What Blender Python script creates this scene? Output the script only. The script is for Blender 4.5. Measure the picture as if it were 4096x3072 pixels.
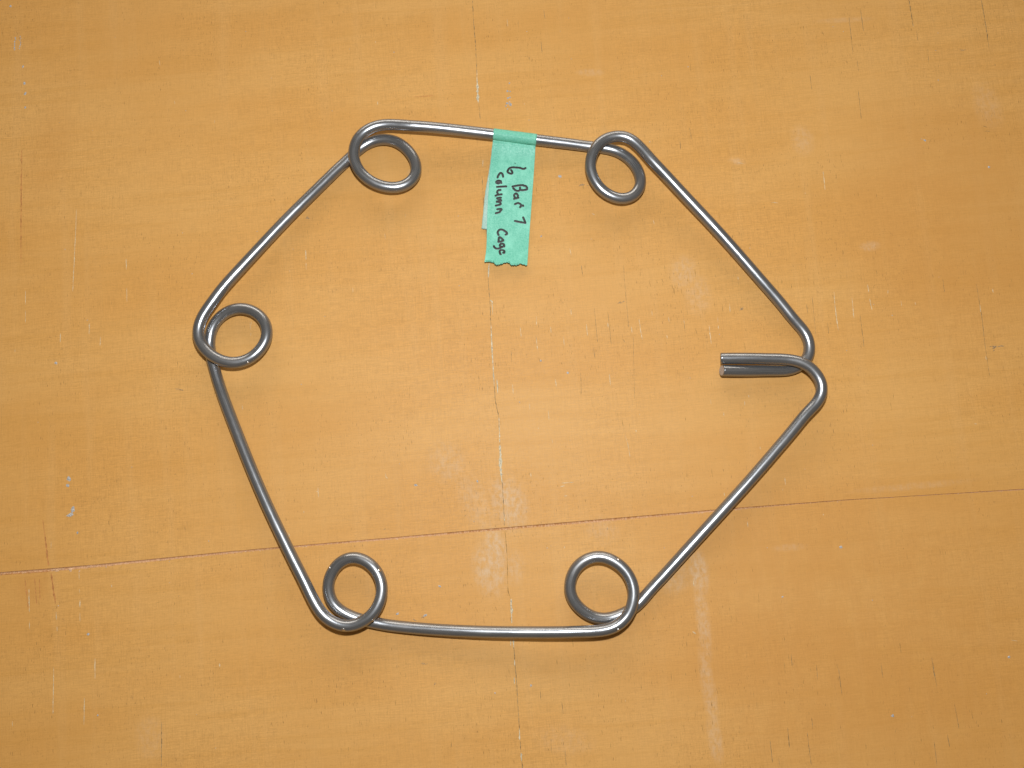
import bpy, bmesh, math, random
from mathutils import Vector, Matrix

# ------------------------------------------------------------------ camera, world, lights, exposure
for o in list(bpy.data.objects):
    bpy.data.objects.remove(o, do_unlink=True)
SC = bpy.context.scene
COL = SC.collection
MM = 0.001
TILT = math.radians(9.0)
CAM_POS = Vector((0.0, -0.560 * math.sin(TILT), 0.560 * math.cos(TILT)))

cam_data = bpy.data.cameras.new('camera')
cam_data.sensor_width = 36.0
cam_data.lens = 36.0 * 4000.0 / 4096.0
cam_data.clip_start = 0.01
cam_data.clip_end = 50.0
cam = bpy.data.objects.new('camera', cam_data)
cam.location = CAM_POS
cam.rotation_euler = (TILT, 0.0, 0.0)
COL.objects.link(cam)
SC.camera = cam

world = bpy.data.worlds.new('World')
SC.world = world
world.use_nodes = True
bg = world.node_tree.nodes['Background']
bg.inputs['Color'].default_value = (1.0, 0.79, 0.55, 1.0)
bg.inputs['Strength'].default_value = 0.132

# the camera's flash, a little above the lens
fl = bpy.data.lights.new('flash', 'POINT')
fl.energy = 12.6
fl.shadow_soft_size = 0.013
fl.color = (0.955, 0.98, 1.0)
flash = bpy.data.objects.new('flash', fl)
flash.location = CAM_POS + Vector((0.004, 0.112 * math.cos(TILT), 0.112 * math.sin(TILT)))
COL.objects.link(flash)

# warm daylight from a wide opening beyond the top of the picture
wl = bpy.data.lights.new('window_light', 'AREA')
wl.shape = 'RECTANGLE'
wl.size = 6.6
wl.size_y = 2.1
wl.energy = 178.0
wl.color = (1.0, 0.90, 0.78)
window = bpy.data.objects.new('window_light', wl)
window.location = (-0.2, 5.4, 2.45)
window.rotation_euler = (Vector((0, 0, 0)) - Vector(window.location)).to_track_quat('-Z', 'Y').to_euler()
COL.objects.link(window)

SC.view_settings.view_transform = 'Standard'
SC.view_settings.look = 'None'
SC.view_settings.exposure = 0.0
SC.view_settings.gamma = 1.0
SC.view_settings.use_curve_mapping = False

random.seed(7)

# ------------------------------------------------------------------ measurements (millimetres on the board)
WIRE = [[117.63,6.71,5.6],[121.62,6.66,5.41],[125.62,6.64,5.21],[129.61,6.66,5.02],[133.6,6.71,4.83],[137.59,6.81,4.63],[141.58,6.9,4.39],[145.57,6.93,4.13],[149.55,7.01,3.86],[153.53,7.35,3.6],[157.39,8.33,3.42],[160.93,10.16,3.39],[163.88,12.84,3.4],[165.79,16.32,3.4],[166.44,20.25,3.4],[166.01,24.22,3.39],[164.58,27.94,3.42],[162.38,31.27,3.51],[159.85,34.35,3.69],[157.29,37.42,3.91],[154.86,40.58,4.12],[152.45,43.76,4.32],[149.96,46.88,4.53],[147.42,49.97,4.73],[144.87,53.03,4.94],[142.3,56.09,5.15],[139.73,59.14,5.36],[137.17,62.21,5.57],[134.62,65.27,5.78],[132.06,68.34,5.99],[129.51,71.4,6.2],[126.94,74.46,6.4],[124.36,77.51,6.61],[121.77,80.55,6.82],[119.16,83.57,7.02],[116.53,86.57,7.23],[113.89,89.56,7.44],[111.23,92.54,7.64],[108.56,95.5,7.85],[105.88,98.46,8.06],[103.2,101.42,8.27],[100.51,104.37,8.48],[97.84,107.34,8.7],[95.17,110.31,8.91],[92.53,113.29,9.12],[89.88,116.28,9.31],[87.22,119.26,9.51],[84.54,122.22,9.71],[81.85,125.17,9.89],[79.22,128.18,9.98],[76.7,131.28,9.97],[74.14,134.35,9.95],[71.41,137.27,9.95],[68.35,139.82,9.95],[64.75,141.54,9.95],[60.81,142.06,9.95],[56.86,141.5,9.95],[53.15,140.03,9.95],[49.96,137.65,9.97],[47.51,134.51,9.94],[45.81,130.9,9.78],[44.87,127.03,9.5],[44.84,123.06,9.17],[45.77,119.2,8.83],[47.43,115.58,8.49],[49.72,112.33,8.16],[52.62,109.61,7.82],[56.02,107.55,7.48],[59.77,106.24,7.15],[63.73,105.99,6.81],[67.55,107.06,6.48],[70.71,109.44,6.16],[72.77,112.83,5.85],[73.57,116.71,5.54],[73.17,120.66,5.23],[71.86,124.42,4.91],[69.83,127.84,4.59],[67.21,130.83,4.27],[64.14,133.37,3.93],[60.7,135.37,3.63],[56.95,136.72,3.43],[53.05,137.57,3.32],[49.09,138.13,3.27],[45.12,138.55,3.3],[41.15,138.99,3.44],[37.18,139.47,3.68],[33.22,139.92,3.94],[29.26,140.35,4.2],[25.29,140.76,4.45],[21.32,141.16,4.71],[17.35,141.56,4.99],[13.39,141.97,5.26],[9.42,142.39,5.53],[5.46,142.81,5.8],[1.49,143.24,6.07],[-2.48,143.66,6.33],[-6.44,144.08,6.59],[-10.41,144.5,6.85],[-14.38,144.9,7.12],[-18.35,145.29,7.38],[-22.32,145.67,7.65],[-26.29,146.04,7.92],[-30.26,146.4,8.19],[-34.23,146.75,8.46],[-38.2,147.09,8.73],[-42.18,147.41,8.98],[-46.16,147.71,9.23],[-50.14,147.97,9.49],[-54.12,148.17,9.75],[-58.11,148.35,9.95],[-62.09,148.65,10.0],[-66.08,148.94,9.97],[-70.07,149.07,9.95],[-74.06,148.85,9.95],[-77.97,148.03,9.95],[-81.65,146.48,9.95],[-84.91,144.19,9.95],[-87.56,141.21,9.95],[-89.35,137.65,9.97],[-90.22,133.76,9.94],[-90.23,129.77,9.76],[-89.26,125.92,9.49],[-87.41,122.39,9.19],[-84.92,119.29,8.89],[-81.9,116.7,8.59],[-78.47,114.68,8.29],[-74.75,113.26,7.99],[-70.85,112.47,7.69],[-66.87,112.38,7.39],[-62.98,113.21,7.09],[-59.48,115.08,6.79],[-56.76,117.96,6.5],[-55.23,121.62,6.22],[-55.12,125.58,5.94],[-56.18,129.42,5.67],[-58.04,132.94,5.39],[-60.51,136.06,5.12],[-63.47,138.72,4.84],[-66.86,140.81,4.55],[-70.62,142.1,4.27],[-74.57,142.55,3.97],[-78.53,142.16,3.68],[-82.32,140.92,3.45],[-85.78,138.94,3.34],[-88.9,136.44,3.33],[-91.77,133.67,3.32],[-94.54,130.78,3.35],[-97.3,127.9,3.51],[-100.08,125.04,3.75],[-102.8,122.11,3.98],[-105.47,119.15,4.2],[-108.15,116.2,4.42],[-110.84,113.24,4.66],[-113.5,110.28,4.9],[-116.18,107.31,5.15],[-118.85,104.35,5.39],[-121.51,101.38,5.63],[-124.16,98.39,5.87],[-126.78,95.39,6.11],[-129.39,92.37,6.34],[-131.97,89.33,6.58],[-134.54,86.27,6.82],[-137.09,83.2,7.06],[-139.63,80.13,7.3],[-142.16,77.05,7.54],[-144.69,73.96,7.78],[-147.22,70.88,8.03],[-149.75,67.79,8.28],[-152.28,64.7,8.52],[-154.79,61.6,8.76],[-157.28,58.49,9.0],[-159.75,55.35,9.23],[-162.12,52.15,9.48],[-164.32,48.82,9.74],[-166.46,45.45,9.94],[-168.66,42.11,9.98],[-170.75,38.7,9.96],[-172.48,35.11,9.95],[-173.63,31.29,9.95],[-173.92,27.31,9.95],[-173.1,23.41,9.95],[-171.24,19.89,9.96],[-168.64,16.86,9.96],[-165.55,14.33,9.9],[-162.08,12.36,9.75],[-158.32,11.07,9.48],[-154.37,10.59,9.17],[-150.42,11.02,8.86],[-146.67,12.35,8.56],[-143.32,14.5,8.26],[-140.51,17.31,7.96],[-138.32,20.63,7.66],[-136.94,24.36,7.37],[-136.64,28.32,7.09],[-137.53,32.19,6.81],[-139.48,35.65,6.53],[-142.28,38.48,6.26],[-145.69,40.53,5.98],[-149.49,41.71,5.7],[-153.45,41.95,5.41],[-157.35,41.18,5.13],[-160.96,39.49,4.83],[-164.09,37.04,4.54],[-166.61,33.96,4.25],[-168.33,30.38,3.95],[-169.24,26.51,3.63],[-169.45,22.53,3.38],[-168.98,18.56,3.33],[-168.02,14.68,3.35],[-166.89,10.85,3.35],[-165.69,7.04,3.34],[-164.43,3.25,3.33],[-163.1,-0.52,3.38],[-161.69,-4.26,3.53],[-160.21,-7.97,3.7],[-158.67,-11.65,3.88],[-157.09,-15.32,4.06],[-155.49,-18.98,4.26],[-153.87,-22.63,4.46],[-152.25,-26.27,4.67],[-150.62,-29.92,4.87],[-148.99,-33.56,5.08],[-147.36,-37.2,5.28],[-145.71,-40.84,5.48],[-144.05,-44.47,5.68],[-142.38,-48.09,5.88],[-140.68,-51.71,6.08],[-138.96,-55.31,6.28],[-137.22,-58.9,6.49],[-135.45,-62.48,6.69],[-133.66,-66.05,6.89],[-131.85,-69.61,7.1],[-130.01,-73.15,7.3],[-128.16,-76.69,7.5],[-126.28,-80.21,7.71],[-124.39,-83.72,7.92],[-122.48,-87.23,8.13],[-120.57,-90.73,8.34],[-118.65,-94.23,8.55],[-116.71,-97.72,8.76],[-114.75,-101.2,8.97],[-112.79,-104.67,9.17],[-110.85,-108.16,9.39],[-108.96,-111.68,9.63],[-107.08,-115.2,9.83],[-105.09,-118.66,9.96],[-102.96,-122.04,9.98],[-100.46,-125.16,9.96],[-97.42,-127.74,9.95],[-93.95,-129.72,9.95],[-90.16,-130.95,9.95],[-86.18,-131.17,9.95],[-82.29,-130.33,9.96],[-78.67,-128.64,9.97],[-75.45,-126.3,9.91],[-72.81,-123.31,9.68],[-70.92,-119.82,9.36],[-69.79,-116.0,9.04],[-69.52,-112.04,8.73],[-70.2,-108.12,8.42],[-71.76,-104.46,8.12],[-74.07,-101.22,7.82],[-77.05,-98.59,7.52],[-80.55,-96.72,7.22],[-84.43,-95.84,6.92],[-88.37,-96.25,6.63],[-91.95,-97.95,6.32],[-94.86,-100.66,6.02],[-97.0,-104.01,5.72],[-98.32,-107.76,5.41],[-98.68,-111.72,5.1],[-98.03,-115.64,4.8],[-96.41,-119.27,4.49],[-93.83,-122.28,4.18],[-90.62,-124.63,3.88],[-87.08,-126.45,3.59],[-83.33,-127.83,3.38],[-79.47,-128.87,3.31],[-75.57,-129.74,3.33],[-71.66,-130.54,3.33],[-67.72,-131.25,3.33],[-63.77,-131.8,3.44],[-59.8,-132.22,3.66],[-55.82,-132.57,3.92],[-51.85,-132.89,4.16],[-47.87,-133.18,4.41],[-43.89,-133.43,4.67],[-39.91,-133.67,4.93],[-35.92,-133.87,5.19],[-31.94,-134.06,5.46],[-27.95,-134.23,5.72],[-23.97,-134.37,5.98],[-19.98,-134.5,6.24],[-15.99,-134.59,6.49],[-12.01,-134.67,6.75],[-8.02,-134.72,7.01],[-4.03,-134.76,7.27],[-0.04,-134.77,7.53],[3.95,-134.77,7.79],[7.93,-134.76,8.06],[11.92,-134.75,8.33],[15.91,-134.73,8.6],[19.9,-134.69,8.85],[23.89,-134.63,9.11],[27.87,-134.55,9.38],[31.86,-134.43,9.65],[35.85,-134.3,9.88],[39.84,-134.19,9.99],[43.84,-134.02,9.99],[47.81,-133.61,9.96],[51.71,-132.74,9.95],[55.38,-131.18,9.95],[58.61,-128.84,9.95],[61.22,-125.83,9.95],[63.12,-122.32,9.97],[64.3,-118.51,9.94],[64.76,-114.55,9.76],[64.37,-110.59,9.48],[63.15,-106.8,9.16],[61.19,-103.34,8.85],[58.52,-100.39,8.54],[55.32,-98.02,8.24],[51.76,-96.24,7.94],[47.9,-95.32,7.64],[43.93,-95.51,7.34],[40.16,-96.78,7.04],[36.82,-98.93,6.74],[34.13,-101.85,6.44],[32.27,-105.37,6.14],[31.3,-109.23,5.84],[31.27,-113.2,5.54],[32.38,-117.01,5.23],[34.5,-120.37,4.93],[37.28,-123.22,4.63],[40.53,-125.52,4.33],[44.17,-127.13,4.03],[48.07,-127.91,3.72],[52.04,-127.76,3.44],[55.92,-126.83,3.33],[59.65,-125.39,3.34],[63.21,-123.58,3.35],[66.5,-121.32,3.35],[69.48,-118.65,3.34],[72.19,-115.72,3.32],[74.85,-112.73,3.37],[77.58,-109.82,3.5],[80.36,-106.95,3.67],[83.11,-104.06,3.85],[85.84,-101.14,4.02],[88.56,-98.22,4.2],[91.28,-95.29,4.38],[93.99,-92.37,4.56],[96.72,-89.45,4.74],[99.45,-86.53,4.92],[102.18,-83.62,5.09],[104.91,-80.71,5.26],[107.64,-77.79,5.43],[110.37,-74.88,5.6],[113.1,-71.97,5.77],[115.83,-69.05,5.94],[118.56,-66.13,6.11],[121.28,-63.21,6.28],[124.0,-60.28,6.45],[126.71,-57.35,6.62],[129.41,-54.41,6.79],[132.09,-51.45,6.95],[134.77,-48.49,7.12],[137.43,-45.51,7.28],[140.08,-42.52,7.44],[142.72,-39.53,7.61],[145.37,-36.54,7.77],[148.01,-33.55,7.94],[150.64,-30.54,8.11],[153.24,-27.51,8.28],[155.81,-24.45,8.45],[158.34,-21.36,8.65],[160.97,-18.36,8.88],[163.75,-15.5,9.1],[166.51,-12.62,9.31],[168.78,-9.35,9.57],[170.06,-5.59,9.81],[170.0,-1.61,9.91],[168.65,2.13,9.91],[166.41,5.43,9.91],[163.53,8.19,9.89],[160.09,10.21,9.75],[156.32,11.49,9.44],[152.42,12.23,9.06],[148.45,12.6,8.73],[144.47,12.76,8.44],[140.48,12.88,8.15],[136.5,13.05,7.86],[132.52,13.18,7.57],[128.53,13.28,7.28],[124.55,13.34,6.98],[120.56,13.38,6.69],[116.57,13.39,6.4]]
BREAKS = [19,48,84,109,150,173,214,243,282,306,345,375]
NICKS = [[-70.709,-102.291,10.477,0.517,0.372,0.771,1.3,0],[-67.977,-108.818,11.004,0.596,0.189,0.781,1.0,1],[-88.895,-132.93,12.573,-0.109,-0.552,0.826,1.3,0],[-73.612,-128.389,11.425,0.545,-0.688,0.479,1.1,0],[-145.481,10.304,10.679,0.381,-0.64,0.668,0.9,0],[56.913,-96.505,10.643,0.318,0.592,0.74,1.2,0],[66.176,-115.769,12.641,0.465,-0.008,0.886,0.9,1],[56.265,-133.215,12.234,0.338,-0.607,0.72,1.2,0],[-159.19,51.681,11.125,0.729,-0.419,0.541,0.8,1],[-98.022,-100.909,7.938,-0.683,0.343,0.644,0.9,0]]
GROOVE = [[-286.45,-105.11],[-278.36,-104.37],[-251.46,-102.31],[-225.16,-100.03],[-178.11,-95.34],[-139.83,-91.57],[-74.87,-86.15],[-4.11,-80.1],[65.26,-74.26],[112.69,-70.18],[123.84,-69.22],[185.19,-64.45],[204.5,-63.35],[282.02,-58.7],[290.33,-58.15]]
SPLIT = [[[-23.72,235.04],[-22.87,218.21],[-21.6,203.75],[-20.84,188.92],[-20.6,182.18],[-20.09,169.85],[-19.33,164.57],[-18.41,155.75]],[[-17.37,122.25],[-16.43,105.05],[-14.63,86.82],[-14.02,77.62]],[[-13.69,65.82],[-13.37,57.03],[-12.48,47.25],[-11.96,34.84],[-11.57,26.85],[-11.26,18.24],[-10.58,11.52],[-9.94,0.0],[-9.36,-9.05],[-7.38,-18.75],[-6.66,-33.7],[-6.35,-47.83],[-5.38,-54.85],[-4.67,-66.91],[-4.04,-78.88]],[[-3.83,-81.18],[-2.73,-93.86],[-2.17,-113.64],[-0.54,-118.42],[-0.2,-130.83]],[[0.67,-138.84],[1.42,-149.67],[2.54,-162.12],[3.2,-173.32],[3.93,-185.22],[4.63,-196.14],[5.8,-207.76]]]
FILLER = [[[-20.68,183.43,0.42],[-20.27,176.39,1.12],[-20.01,169.38,1.12],[-19.78,166.74,0.42]],[[-20.63,187.35,0.42],[-20.6,183.27,0.56]],[[-16.84,132.13,0.28],[-16.97,127.87,0.42]],[[-12.99,70.24,0.28],[-13.4,65.09,0.56],[-13.53,61.13,0.28]],[[-12.34,48.27,0.84],[-11.35,47.4,0.56],[-11.05,42.45,0.42],[-10.9,39.84,0.28]],[[-11.87,33.77,0.28],[-11.57,27.71,0.7],[-11.26,19.38,0.7],[-10.82,13.66,0.56],[-10.37,5.11,0.56],[-9.94,-1.28,0.56]],[[-8.41,2.7,0.56],[-8.12,-1.56,0.42],[-7.97,-5.52,0.28]],[[-7.24,-18.89,0.42],[-6.8,-32.86,0.56]],[[-6.66,-33.98,0.7],[-6.37,-39.81,1.4],[-6.22,-48.11,1.26],[-5.38,-54.99,0.7]],[[-0.54,-117.75,0.7],[-0.27,-123.71,0.98],[-0.13,-130.83,0.56]],[[0.67,-138.97,0.7],[0.94,-143.41,0.7]],[[-0.67,-138.97,0.56],[-0.67,-142.63,0.42]],[[1.34,-149.67,0.56],[1.47,-153.18,0.56]],[[1.2,-158.76,0.56],[1.34,-162.25,0.42]],[[3.85,-185.22,0.56],[4.11,-191.07,0.7]],[[4.76,-197.41,0.7],[5.02,-201.83,0.42]],[[-4.25,-74.4,0.84],[-3.97,-76.16,0.84]]]
PALE = [[[-250.82,101.9,0.28],[-250.4,89.35,0.42],[-249.95,68.18,0.7],[-249.64,53.23,0.42]],[[-220.44,72.3,0.56],[-219.85,65.82,0.56]],[[-219.09,55.56,0.28],[-218.44,47.1,0.42]],[[-276.55,53.96,0.42],[-275.89,45.36,0.42]],[[-275.67,42.45,0.28],[-275.11,35.07,0.42]],[[-238.9,34.78,0.7],[-238.69,28.43,0.56]],[[-254.89,29.01,0.7],[-254.65,23.69,0.56]],[[-232.04,26.99,0.42],[-232.12,21.68,0.56]],[[-279.74,20.1,0.42],[-279.72,17.95,0.42]],[[-208.23,193.64,0.7],[-207.59,190.18,0.98]],[[-197.88,168.14,0.7],[-197.48,166.12,0.84]],[[-173.72,156.21,0.56],[-173.77,154.05,0.56]],[[-251.74,-87.13,0.56],[-251.59,-91.17,0.56]],[[-261.98,-112.44,0.56],[-261.3,-119.74,0.7],[-260.76,-125.03,0.42]],[[-260.46,-128.99,0.42],[-260.1,-133.85,0.56]],[[-246.39,-124.77,0.56],[-245.89,-128.99,0.56]],[[-245.38,-132.28,0.7],[-245.06,-134.9,0.7]],[[-235.44,-103.91,0.56],[-235.04,-107.78,0.42]],[[-234.59,-112.44,0.7],[-234.44,-114.7,0.7]],[[-233.92,-118.42,0.56],[-233.65,-122.39,0.84]],[[-233.47,-125.03,0.42],[-233.16,-129.64,0.7]],[[-217.25,-110.05,0.56],[-217.14,-111.78,0.56]],[[-245.59,-153.83,0.42],[-245.13,-160.31,0.7],[-244.66,-170.63,0.56],[-244.28,-177.68,0.7]],[[-223.8,-149.02,0.7],[-223.02,-159.79,0.7]],[[-228.08,-169.34,0.7],[-227.69,-177.04,0.84],[-227.4,-183.43,0.56]],[[-265.67,-181.52,0.84],[-265.34,-184.07,0.84]],[[-156.86,-151.62,0.7],[-156.64,-153.57,0.84]],[[-177.73,-157.72,0.56],[-177.65,-159.28,0.56]],[[183.0,53.23,0.28],[183.14,44.63,0.7],[183.79,35.21,0.7],[184.4,30.45,0.28]],[[192.99,49.73,0.28],[193.2,44.63,0.7],[193.47,37.82,0.7]],[[202.27,57.32,0.56],[202.72,52.64,0.56]],[[202.94,49.0,0.56],[203.99,42.45,0.7]],[[213.74,54.1,0.56],[213.47,51.91,0.56]],[[220.78,48.27,0.56],[220.84,44.63,0.56]],[[228.65,47.1,0.56],[228.82,45.36,0.56]],[[265.4,45.36,0.56],[265.39,41.29,0.7]],[[273.2,54.83,0.56],[273.44,52.35,0.84]],[[266.47,15.8,0.7],[266.59,13.66,0.7]],[[33.05,78.36,0.7],[33.87,74.37,0.7]],[[71.86,37.38,0.42],[72.58,30.88,0.7],[73.46,25.41,0.56]],[[88.58,38.4,0.56],[88.93,35.21,0.42]],[[111.36,33.77,0.56],[111.77,28.72,0.7],[112.29,22.82,0.28]],[[42.12,34.2,0.42],[42.61,27.57,0.56]],[[54.15,35.21,0.7],[54.38,32.18,0.7]],[[67.39,32.76,0.56],[67.89,29.01,0.56]],[[123.38,46.38,0.56],[123.48,41.0,0.7]],[[116.31,38.4,0.56],[116.49,35.21,0.56]],[[116.59,33.77,0.42],[116.65,31.17,0.7]],[[79.18,41.87,0.7],[79.4,39.26,0.7]],[[24.38,2.7,0.7],[24.77,-1.42,0.7]],[[29.06,26.99,0.56],[29.44,21.82,0.42]],[[54.55,5.82,0.56],[55.15,-0.85,0.42]],[[128.61,62.01,0.84],[128.82,59.95,0.84]],[[33.3,43.18,0.42],[33.54,39.26,0.42]],[[87.34,28.0,0.42],[87.57,25.84,0.56]],[[4.66,32.61,0.42],[5.22,26.85,0.7]],[[13.68,26.85,0.28],[14.22,20.82,0.7],[14.5,19.24,0.42]],[[13.87,38.83,0.56],[13.85,33.48,0.42]],[[21.76,32.9,0.7],[22.16,29.15,0.56]],[[0.28,0.0,0.42],[0.7,-5.52,0.7]],[[20.22,-14.96,0.56],[20.6,-20.16,0.7]],[[9.77,-11.3,0.56],[9.9,-14.68,0.56]],[[10.35,-49.76,0.7],[10.49,-51.96,0.7]],[[-69.85,-49.9,0.42],[-69.39,-52.24,0.7],[-68.42,-52.79,0.7]],[[22.21,-30.78,0.42],[22.47,-33.14,0.56]],[[14.6,-24.49,0.56],[14.73,-25.33,0.56]],[[52.3,-78.88,0.56],[52.42,-80.37,0.7]],[[28.67,-89.42,0.42],[28.65,-91.03,0.42]],[[98.44,-107.78,0.7],[98.76,-111.11,0.84]],[[97.27,-135.03,0.84],[99.12,-136.35,0.98]],[[60.4,-170.63,0.56],[60.65,-171.4,0.56]],[[268.55,-139.49,0.7],[271.74,-140.01,0.84]],[[257.1,-22.4,0.56],[258.76,-22.54,0.56]],[[-122.83,-82.26,0.42],[-121.84,-83.34,0.98],[-122.05,-84.97,0.7]],[[-148.16,35.21,0.56],[-147.56,30.88,0.56]],[[-147.36,29.44,0.42],[-147.41,27.28,0.42]],[[-147.49,35.94,0.42],[-147.26,33.77,0.56]],[[-118.0,77.62,0.7],[-117.67,71.71,0.56]],[[-117.62,70.24,0.42],[-117.34,65.82,0.56]],[[-126.89,65.82,0.56],[-126.7,64.35,0.56]],[[-90.56,55.56,0.56],[-90.35,52.64,0.56]],[[-108.06,-59.79,0.42],[-106.4,-60.2,0.42]],[[-106.89,-57.74,0.7],[-106.45,-63.22,0.56]],[[-114.32,-70.45,0.7],[-114.15,-71.68,0.7]],[[-150.56,-11.87,0.56],[-150.16,-14.68,0.56]],[[-78.7,167.83,0.56],[-78.66,165.5,0.56]],[[-80.83,205.49,0.56],[-80.66,204.38,0.56]],[[-2.97,219.33,0.56],[-2.37,214.54,0.56]],[[7.03,166.74,0.56],[7.47,165.5,0.56]],[[-73.0,87.27,0.42],[-72.65,84.29,0.56]],[[-61.44,99.2,0.42],[-61.11,96.96,0.42]],[[79.93,143.14,0.98],[80.35,142.37,0.98]],[[81.07,95.46,0.42],[81.73,92.93,0.7]],[[55.89,141.61,0.56],[56.46,140.84,0.56]],[[45.9,99.5,0.56],[47.76,98.46,0.7]],[[117.66,98.16,0.56],[117.78,97.26,0.56]],[[149.33,105.95,0.42],[153.5,105.65,0.56]],[[150.93,106.25,0.42],[152.35,105.65,0.56]],[[130.87,130.15,0.56],[134.47,129.39,0.84]],[[169.21,111.97,0.7],[169.32,111.07,0.7]],[[97.16,36.66,0.28],[97.53,34.49,0.42]],[[132.21,-6.23,0.56],[132.44,-7.64,0.7]],[[110.89,-8.63,0.56],[111.08,-11.59,0.84]],[[129.85,-9.61,0.56],[129.9,-12.15,0.7]],[[118.05,-15.95,0.56],[118.12,-18.19,0.7]],[[71.07,-16.79,0.7],[71.19,-17.49,0.7]],[[68.94,-25.89,0.7],[69.06,-27.01,0.84]],[[137.52,-34.95,0.56],[137.73,-36.76,0.56]],[[116.71,-60.48,0.56],[116.93,-62.39,0.7]],[[150.51,-52.24,0.56],[150.75,-56.36,0.7]],[[149.01,-58.42,0.7],[149.1,-59.38,0.7]],[[129.07,-76.16,0.56],[129.23,-79.28,0.56]],[[170.65,-72.08,0.56],[170.88,-73.04,0.56]],[[62.78,-28.54,0.28],[64.34,-34.25,0.42],[65.33,-40.78,0.42]],[[27.57,-55.26,0.56],[34.05,-54.85,0.42]],[[26.45,-57.32,0.84],[29.21,-56.64,0.98]],[[28.47,-62.53,0.7],[30.54,-62.12,0.56]],[[180.23,124.83,0.56],[180.84,113.48,0.42]],[[238.0,216.61,0.56],[238.17,214.54,0.56]]]
DARK = [[[236.52,233.43,0.7],[237.41,223.8,0.98],[238.19,214.86,0.56]],[[239.92,211.84,0.42],[240.41,205.49,0.42]],[[279.71,232.62,0.7],[280.73,222.2,0.7],[281.72,209.61,0.7],[282.05,200.11,0.28]],[[200.36,220.76,0.42],[200.95,209.45,0.56],[201.47,197.11,0.42]],[[207.47,225.88,0.42],[208.49,211.84,0.56]],[[203.64,193.48,0.42],[204.28,186.25,0.42]],[[203.36,174.68,0.42],[204.14,156.68,0.42]],[[245.89,200.9,0.28],[245.81,190.65,0.42]],[[284.79,191.28,0.56],[284.96,189.71,0.56]],[[175.47,184.21,0.42],[176.07,175.15,0.42]],[[275.63,149.28,0.28],[277.1,149.43,0.84],[278.83,149.13,0.28]],[[274.72,152.67,0.28],[277.28,151.74,0.56]],[[264.19,57.9,0.28],[265.98,37.82,0.56],[266.53,22.25,0.42],[267.74,4.54,0.42]],[[245.31,60.69,0.28],[245.76,52.64,0.42]],[[197.04,39.7,0.28],[197.69,30.88,0.56],[198.28,21.1,0.42]],[[170.37,50.45,0.28],[171.52,26.99,0.28]],[[178.42,35.21,0.42],[178.8,28.58,0.42]],[[167.04,46.09,0.42],[167.48,40.28,0.42]],[[225.3,-148.63,0.42],[225.99,-156.43,0.84],[227.1,-163.93,0.56]],[[223.66,-191.83,0.56],[224.08,-197.41,0.56],[224.43,-204.1,0.42]],[[230.92,-188.27,0.56],[231.8,-194.75,0.42]],[[235.74,-172.3,0.28],[237.36,-185.35,0.42]],[[174.96,-154.35,0.42],[176.12,-168.18,0.42]],[[163.25,-152.53,0.42],[163.55,-160.44,0.42]],[[149.84,-146.68,0.42],[150.21,-153.57,0.42]],[[197.91,-151.23,0.42],[198.29,-158.63,0.42]],[[-186.31,-181.77,0.28],[-185.67,-191.07,0.7],[-185.19,-204.73,0.56]],[[-202.43,-165.48,0.28],[-202.26,-170.63,0.56]],[[96.85,40.57,0.28],[97.81,29.01,0.42]],[[46.63,44.2,0.28],[48.2,23.83,0.42]],[[54.24,41.58,0.28],[56.05,21.25,0.42]],[[68.41,26.99,0.28],[68.43,-8.63,0.28]],[[38.57,6.82,0.28],[38.71,-6.08,0.42]],[[63.5,69.06,0.28],[64.61,51.18,0.28],[65.97,32.18,0.42]],[[39.52,68.77,0.56],[40.31,62.15,0.42]],[[62.33,25.84,0.42],[63.98,23.4,0.42]],[[45.91,20.82,0.42],[46.67,14.37,0.42]],[[-1.84,38.68,0.42],[-1.56,35.5,0.42]],[[-0.42,19.38,0.42],[-0.14,12.23,0.42]],[[26.53,-171.4,0.42],[27.28,-177.68,0.56]],[[103.61,151.59,0.56],[104.56,143.9,0.42]],[[97.86,143.9,0.42],[97.99,137.78,0.42]],[[18.9,225.4,0.42],[19.61,219.65,0.42]],[[17.17,205.49,0.42],[17.87,197.11,0.56]],[[10.04,196.0,0.56],[10.18,193.64,0.56]],[[-10.32,189.71,0.42],[-10.32,188.92,0.42]],[[3.56,218.21,0.42],[3.86,214.22,0.42]],[[14.96,-165.48,0.28],[15.47,-170.63,0.42]],[[20.68,-189.8,0.28],[20.77,-197.41,0.42]],[[28.05,-196.14,0.42],[28.65,-204.36,0.56]],[[-32.2,-191.07,0.42],[-32.04,-194.88,0.42]],[[150.58,-151.23,0.42],[150.79,-152.53,0.42]],[[146.32,-184.71,0.42],[146.94,-194.88,0.56]],[[159.31,-179.6,0.42],[159.83,-185.35,0.42]],[[156.69,-187.26,0.42],[158.04,-203.73,0.56]],[[136.77,-191.07,0.42],[137.63,-202.46,0.56]],[[141.04,-199.94,0.56],[141.24,-204.48,0.56]],[[-180.94,-116.83,0.56],[-180.18,-115.76,0.42]],[[-70.2,-80.91,0.42],[-68.85,-79.82,0.42]],[[-26.35,-70.86,0.42],[-25.26,-69.77,0.42]],[[-25.92,-73.58,0.42],[-24.96,-72.49,0.42]]]
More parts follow.
